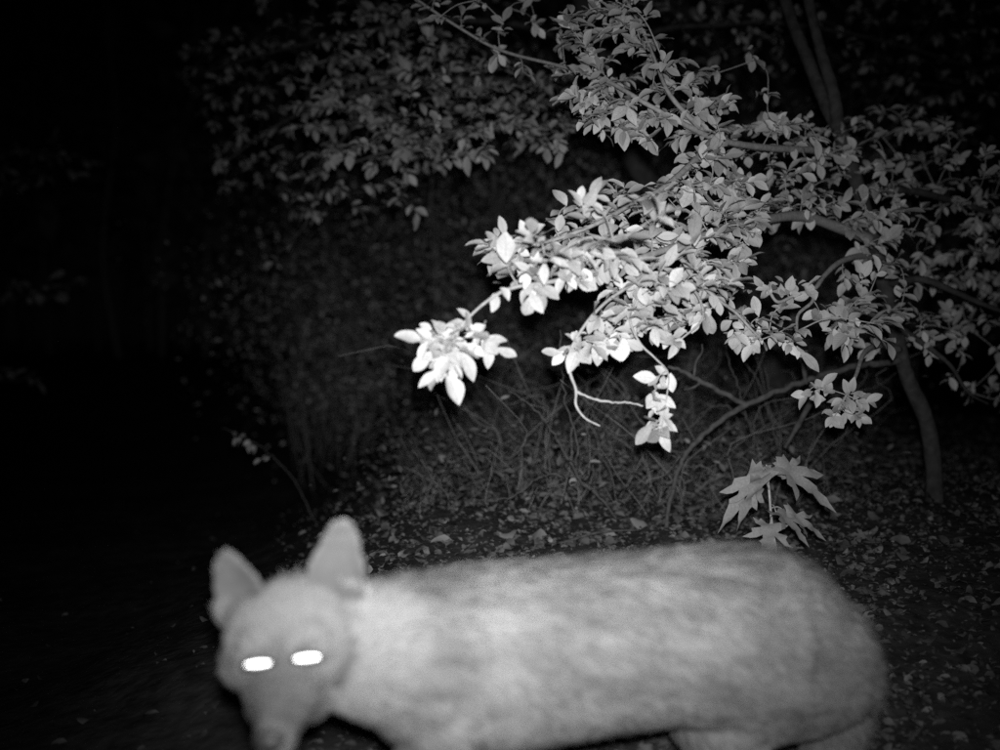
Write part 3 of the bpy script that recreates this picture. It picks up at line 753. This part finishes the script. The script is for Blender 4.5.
# trunk: pixel column, top row, bottom row, distance, half width
TR = [(372, 592, 698, 1.285, .050), (400, 583, 716, 1.30, .064), (440, 576, 744, 1.325, .078), (490, 571, 750, 1.36, .084), (540, 567, 741, 1.39, .084), (600, 561, 730, 1.425, .082),
      (660, 556, 722, 1.455, .078), (715, 550, 724, 1.495, .074), (765, 551, 742, 1.54, .068), (808, 568, 738, 1.58, .056), (845, 602, 724, 1.61, .040), (870, 640, 700, 1.63, .022)]
rings = []
for px, ty, by, Y, hw in TR:
    a = P(px, ty, Y); b = P(px, by, Y); c = (a + b) / 2
    rings.append((c, [-.35, .94, 0], hw, [0, 0, 1], (a[2] - b[2]) / 2))
geo.append(loft(rings, 22))
# head frame
fwd = unit([.05, -.95, -.29]); rgt = unit(np.array([1, .05, .10]) - fwd * np.dot([1, .05, .10], fwd)); upv = np.cross(rgt, fwd); 
if upv[2] < 0: upv = -upv
EYE = P(283, 663, 1.185)
def H(t, r, u): return EYE + fwd * t + rgt * r + upv * u
HS = [(-.135, -.012, .036, .036), (-.115, -.006, .048, .044), (-.085, .0, .059, .050), (-.055, .002, .065, .052), (-.028, -.002, .062, .049), (-.006, -.009, .052, .043), (.014, -.018, .041, .036), (.034, -.024, .033, .030), (.058, -.026, .0245, .024), (.080, -.027, .0195, .020), (.095, -.027, .0150, .016), (.105, -.025, .010, .010)]
geo.append(loft([(H(t, 0, u), rgt, rw, upv, rh) for t, u, rw, rh in HS], 18))
# brow and cheek volumes
def blob(c, r, ax=(1, 1, 1)):
    bm = bmesh.new(); bmesh.ops.create_icosphere(bm, subdivisions=3, radius=1.0)
    V = np.array([v.co[:] for v in bm.verts]) * r * np.array(ax); bm.verts.index_update()
    F = [tuple(v.index for v in f.verts) for f in bm.faces]; bm.free()
    return V + np.asarray(c), F
for s in (-1, 1):
    geo.append(blob(H(-.045, s * .043, -.022), .027)); geo.append(blob(H(.005, s * .020, -.042), .022)); geo.append(blob(H(-.006, s * .026, .014), .018))
# neck from skull to shoulders
nk0 = H(-.085, .008, -.014); 
geo.append(limb([nk0, (nk0 + P(372, 652, 1.285)) / 2 + np.array([0, .01, -.004]), P(372, 650, 1.285), P(420, 655, 1.315)], [.050, .064, .073, .080], 18))
# chest
geo.append(blob(P(455, 660, 1.30), .060, (.8, .6, 1.25))); geo.append(blob(P(765, 645, 1.50), .062, (.9, .5, 1.1)))
geo.append(blob(P(414, 676, 1.30), .066, (1.0, .95, 1.0)))
# ears
def ear(base, tip, wid, face):
    base = np.asarray(base); ax = unit(tip - base); ln = np.linalg.norm(tip - base)
    f = unit(np.asarray(face) - ax * np.dot(face, ax)); s = np.cross(ax, f)
    V, F = [], []; prof = [(-.28, .80), (-.1, .98), (.1, 1.0), (.3, .94), (.5, .83), (.68, .66), (.83, .54), (.93, .38), (1.0, .20)]
    m = 12
    for t, wv in prof:
        hw = wid * wv
        for k in range(m + 1):                      # back of the ear (convex), then the cupped front
            a = math.pi * (k / m); V.append(base + ax * ln * t + s * hw * math.cos(a) - f * hw * .55 * math.sin(a))
        for k in range(1, m):
            a = math.pi * (1 - k / m); dp = hw * .55 * math.sin(a) - .007
            V.append(base + ax * ln * t + s * hw * .9 * math.cos(a) - f * max(-.002, dp if t > .0 else -.01))
    n = 2 * m
    for i in range(len(prof) - 1):
        for k in range(n):
            p, q = i * n + k, i * n + (k + 1) % n
            F.append((p, q, q + n, p + n))
    F.append(tuple(range(n))[::-1]); F.append(tuple((len(prof) - 1) * n + k for k in range(n)))
    return np.array(V), F
EB = [(H(-.062, -.042, .022), P(222, 550, 1.225)), (H(-.066, .046, .024), P(344, 518, 1.23))]
geo.append(ear(EB[0][0], EB[0][1], .033, np.array([-.25, -1, .1])))
geo.append(ear(EB[1][0], EB[1][1], .036, np.array([.10, -1, .1])))
# legs
def foreleg(x, Y, dx):
    g = 0.0
    return limb([np.array([x + .02, Y, .40]), np.array([x, Y, .30]), np.array([x + .025, Y, .225]), np.array([x + .01 + dx * .5, Y, .12]), np.array([x + dx, Y, .055]), np.array([x + dx - .012, Y, .022])], [.040, .040, .033, .021, .019, .022], 14)
def hindleg(x, Y, dx):
    return limb([np.array([x, Y, .42]), np.array([x - .03, Y, .33]), np.array([x - .055, Y, .255]), np.array([x + .03, Y, .175]), np.array([x + .055 + dx, Y, .125]), np.array([x + .03 + dx, Y, .05]), np.array([x + .015 + dx, Y, .022])], [.050, .062, .048, .028, .020, .019, .022], 16)
PAWS = []
for x, Y, dx in ((-.075, 1.295, -.03), (-.045, 1.375, .05)):
    geo.append(foreleg(x, Y, dx)); PAWS.append((x + dx - .02, Y))
for x, Y, dx in ((.335, 1.535, .0), (.33, 1.61, .06)):
    geo.append(hindleg(x, Y, dx)); PAWS.append((x + .008 + dx, Y))
for x, Y in PAWS:
    geo.append(blob((x, Y, .020), .022, (1.35, 1.0, .85)))
    for j in (-1.5, -.5, .5, 1.5):
        geo.append(blob((x - .032 + .005 * abs(j), Y + j * .0115, .012), .0105, (1.4, .85, 1.1)))
# tail
tail_pts = [P(842, 630, 1.63), P(848, 665, 1.66), P(838, 710, 1.68), P(826, 760, 1.69), np.array([.41, 1.69, .16])]
geo.append(limb(tail_pts, [.026, .032, .036, .034, .014], 14))

V, F = join_geo(geo)
base = np.array([.12, 1.36, 0.0])
cme = mesh_from('coyote_raw', V - base, F, M['skin'])
tmp = bpy.data.objects.new('coyote_raw', cme); C.objects.link(tmp)
rm = tmp.modifiers.new('r', 'REMESH'); rm.mode = 'VOXEL'; rm.voxel_size = .0048
sm = tmp.modifiers.new('s', 'SMOOTH'); sm.factor = .5; sm.iterations = 9
dg = bpy.context.evaluated_depsgraph_get()
bme = bpy.data.meshes.new_from_object(tmp.evaluated_get(dg), depsgraph=dg)
bpy.data.objects.remove(tmp)
bme.name = 'body'; bme.materials.clear(); bme.materials.append(M['skin'])
bme.polygons.foreach_set('use_smooth', np.ones(len(bme.polygons), bool))
coy = thing('coyote', 'pale furry coyote walking left across the foreground, head turned with glowing eyes', 'coyote', base)
body = link('body', bme, coy)

# fur
def build_fur(n_str=120000):
    me = bme; me.calc_loop_triangles()
    nv = len(me.vertices); co = np.empty(nv * 3); me.vertices.foreach_get('co', co); co = co.reshape(-1, 3) + base
    nt_ = len(me.loop_triangles); tri = np.empty(nt_ * 3, np.int32); me.loop_triangles.foreach_get('vertices', tri); tri = tri.reshape(-1, 3)
    vn = np.empty(nv * 3); me.vertices.foreach_get('normal', vn); vn = vn.reshape(-1, 3)
    a, b, c = co[tri[:, 0]], co[tri[:, 1]], co[tri[:, 2]]
    area = np.linalg.norm(np.cross(b - a, c - a), axis=1) / 2
    cen = (a + b + c) / 3
    hd = np.linalg.norm(cen - (EYE - fwd * .03), axis=1)
    wt = area * (1 + 2.2 * np.exp(-(hd / .11) ** 4)) * np.where(cen[:, 2] < .22, .35, 1)
    idx = rng.choice(nt_, n_str, p=wt / wt.sum())
    u = rng.random(n_str); v = rng.random(n_str); fl = u + v > 1; u[fl] = 1 - u[fl]; v[fl] = 1 - v[fl]
    p = a[idx] * (1 - u - v)[:, None] + b[idx] * u[:, None] + c[idx] * v[:, None]
    nr = vn[tri[idx, 0]] * (1 - u - v)[:, None] + vn[tri[idx, 1]] * u[:, None] + vn[tri[idx, 2]] * v[:, None]
    nr /= np.linalg.norm(nr, axis=1)[:, None] + 1e-9
    # region weights
    hc = p - (EYE - fwd * .02)
    tf = (p - EYE) @ fwd; rr = (p - EYE) @ rgt; uu = (p - EYE) @ upv
    head = sstep(.15, .10, np.linalg.norm(hc, axis=1))
    muzzle = head * sstep(-.02, .03, tf)
    def eard(k):
        q0, q1 = EB[k]; ax = q1 - q0; t = np.clip(((p - q0) @ ax) / ax.dot(ax), 0, 1)
        return np.linalg.norm(p - (q0 + t[:, None] * ax), axis=1), t
    e0, t0 = eard(0); e1, t1 = eard(1)
    earw = np.maximum(sstep(.045, .030, e0) * sstep(.12, .3, t0), sstep(.045, .030, e1) * sstep(.12, .3, t1))
    leg = sstep(.29, .22, p[:, 2])
    tail = sstep(.0, .03, p[:, 1] - 1.62) * sstep(.38, .41, p[:, 0]) * sstep(.44, .40, p[:, 2])
    flow = np.tile(np.array([1.0, .05, -.28]), (n_str, 1))
    flow[:, 2] -= .5 * sstep(.46, .34, p[:, 2])
    hf = -fwd[None] * .9 + upv[None] * .25 * np.sign(uu)[:, None] + rgt[None] * (rr / .05)[:, None] * .35
    flow = flow * (1 - head)[:, None] + hf * head[:, None]
    eax = np.where((e0 < e1)[:, None], unit(EB[0][1] - EB[0][0])[None], unit(EB[1][1] - EB[1][0])[None])
    flow = flow * (1 - earw)[:, None] + eax * earw[:, None]
    flow = flow * (1 - leg)[:, None] + np.array([.15, 0, -1.0])[None] * leg[:, None]
    ln = .030 + .014 * sstep(.42, .50, p[:, 2])
    ln = ln * (1 - head) + .016 * head; ln = ln * (1 - muzzle) + .007 * muzzle
    cheek = .2 * head * sstep(.045, .062, abs(rr)) * sstep(.03, -.03, uu) * (1 - earw)
    ln = ln + .014 * cheek
    ln = ln * (1 - earw) + .0045 * earw; ln = ln * (1 - leg) + .010 * leg; ln = ln * (1 - tail) + .05 * tail
    ln = ln * rng.uniform(.6, 1.2, n_str)
    # clumps: smooth pseudo noise steering direction and tone
    def sn(f, ph): return (np.sin(p[:, 0] * f + ph + 1.7 * np.sin(p[:, 2] * f * .8 + ph * 2)) * np.sin(p[:, 2] * f * 1.3 + ph + 1.3 * np.sin(p[:, 0] * f * .7)) )
    flow += rng.normal(0, .16, flow.shape); flow[:, 2] += .25 * sn(22, .3) + .14 * sn(75, 1.9)
    t = flow - nr * (flow * nr).sum(1)[:, None]; t /= np.linalg.norm(t, axis=1)[:, None] + 1e-9
    lift = rng.uniform(.10, .38, n_str)[:, None] * (1 - .3 * head)[:, None]
    d1 = t + nr * (lift + .12); d1 /= np.linalg.norm(d1, axis=1)[:, None]
    d2 = t + nr * (lift * .35); d2 /= np.linalg.norm(d2, axis=1)[:, None]
    wv = np.cross(t, nr) + nr * rng.normal(0, .35, n_str)[:, None]; wv /= np.linalg.norm(wv, axis=1)[:, None]
    wd = rng.uniform(.0005, .0010, n_str) * (1 - .35 * head); wd = wd[:, None]
    root = p - nr * .001
    mid = root + d1 * (ln * .5)[:, None]; tip = mid + d2 * (ln * .5)[:, None]
    VV = np.stack([root - wv * wd, root + wv * wd, mid - wv * wd * .8, mid + wv * wd * .8, tip], 1).reshape(-1, 3) - base
    o = (np.arange(n_str) * 5)[:, None]
    FF = np.concatenate([o + [0, 1, 3], o + [0, 3, 2], o + [2, 3, 4]])
    G = rng.random((64, 256))
    def streak(fu, fv):
        a_, b_ = p[:, 0] * fu + 20, (p[:, 2] + .18 * p[:, 0] * (p[:, 0] > 0)) * fv + 30
        i0 = np.floor(a_).astype(int); j0 = np.floor(b_).astype(int); fa, fb = a_ - i0, b_ - j0
        fa = fa * fa * (3 - 2 * fa); fb = fb * fb * (3 - 2 * fb)
        g = lambda i_, j_: G[i_ % 64, j_ % 256]
        return (g(i0, j0) * (1 - fa) * (1 - fb) + g(i0 + 1, j0) * fa * (1 - fb) + g(i0, j0 + 1) * (1 - fa) * fb + g(i0 + 1, j0 + 1) * fa * fb) - .5
    # tone: natural coat pattern (pale undercoat, darker saddle and guard-hair tips, pale ears, throat and cheeks)
    saddle = sstep(.45, .505, p[:, 2]) * sstep(-.12, .02, p[:, 0]) * (1 - head)
    tn = .92 + .14 * sn(30, 2.1) + .10 * sn(95, .4) + rng.normal(0, .12, n_str) + .30 * streak(8, 75) + .30 * streak(18, 210)
    tn -= .10 * saddle + .05 * (sn(13, 4.2) > .35)
    tn = tn * (1 - head) + head * (1.10 + .10 * sstep(.0, -.05, uu) + .10 * rng.normal(0, 1, n_str) + .12 * sstep(.02, .05, abs(rr)))
    tn = tn * (1 - earw) + earw * (1.5 + .04 * rng.normal(0, 1, n_str))
    tn += (.16 * np.exp(-((p[:, 0] + .01) / .035) ** 2) - .13 * np.exp(-((p[:, 0] - .065) / .035) ** 2) * sstep(.43, .49, p[:, 2])) * (1 - head)
    bridge = muzzle * sstep(.012, .0, abs(rr)) * sstep(-.02, .01, uu)
    tn -= .22 * bridge
    tn += .14 * muzzle * sstep(.008, .018, abs(rr)) - .35 * muzzle * np.exp(-((uu + .043) / .0035) ** 2) * sstep(.008, .014, abs(rr))
    tn -= .22 * head * np.exp(-(((abs(rr) - .018) / .008) ** 2 + ((uu + .004) / .012) ** 2)) 
    tn = np.clip(tn, .3, 1.6)
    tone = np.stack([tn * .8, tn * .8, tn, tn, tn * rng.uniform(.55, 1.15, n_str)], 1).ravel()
    fo = link('fur', mesh_from('fur', VV, FF, M['fur'], tone, smooth=False), coy)
    fo['kind'] = 'stuff'
build_fur()

# eyes and nose, set on the body surface along the sight line of their pixels
bvh = BVHTree.FromPolygons([Vector(v.co) for v in bme.vertices], [tuple(p.vertices) for p in bme.polygons])
def surf(px, py):
    o = Vector((0, 0, CAM_H)) - Vector(base.tolist()); d = Vector((P(px, py, 1)).tolist()) - Vector((0, 0, CAM_H)); d.normalize()
    h = bvh.ray_cast(o, d, 5); return np.array(h[0]) , np.array(h[1])
def eye_disc(wid, hei, bulge, n=20):
    V = [(0, 0, bulge)]; F = []
    for rI, rad in enumerate((.4, .75, 1.0)):
        for k in range(n):
            a = 2 * math.pi * k / n; x = math.cos(a); y = math.sin(a)
            V.append((wid * rad * x, hei * rad * y * (1 - .35 * x * x), bulge * (1 - rad * rad)))
    for k in range(n): F.append((0, 1 + k, 1 + (k + 1) % n))
    for r_ in range(2):
        for k in range(n):
            a = 1 + r_ * n + k; b = 1 + r_ * n + (k + 1) % n
            F.append((a, a + n, b + n, b))
    m0 = len(V)                                     # closed back, so the eye has depth
    for k in range(n):
        v = V[1 + 2 * n + k]; V.append((v[0] * .9, v[1] * .9, -.008))
    for k in range(n):
        a = 1 + 2 * n + k; b = 1 + 2 * n + (k + 1) % n; F.append((a, m0 + k, m0 + (k + 1) % n, b))
    F.append(tuple(m0 + k for k in range(n))[::-1])
    return np.array(V), F
EV, EF = eye_disc(.0145, .0036, .0006)
e_me = mesh_from('eye', EV, EF, M['eye'])
RV, RF = eye_disc(.0168, .0066, .0002)
r_me = mesh_from('eye_rim', RV, RF, M['dark'])
for px, py in ((258, 664), (307, 658)):
    h, n = surf(px, py)
    tocam = unit(np.array([0, 0, CAM_H]) - base - h)
    for o_n, me_, off in (('eye_rim', r_me, .0085), ('eye', e_me, .0098)):
        A = leaf_frame(h + tocam * off, rgt - tocam * rgt.dot(tocam), tocam, 1.0)
        o = link(o_n, me_, coy); o.matrix_basis = Matrix(A.tolist())
NV, NF = blob((0, 0, 0), 1.0)
NV = NV * np.array([.0085, .0150, .0115]); NV[:, 1] *= 1 - .25 * (NV[:, 2] < 0)
A = np.eye(4); A[:3, 0] = fwd; A[:3, 1] = rgt; A[:3, 2] = upv; A[:3, 3] = H(.113, 0, -.014) - base
o = link('nose', mesh_from('nose', NV, NF, M['nose']), coy); o.matrix_basis = Matrix(A.tolist())
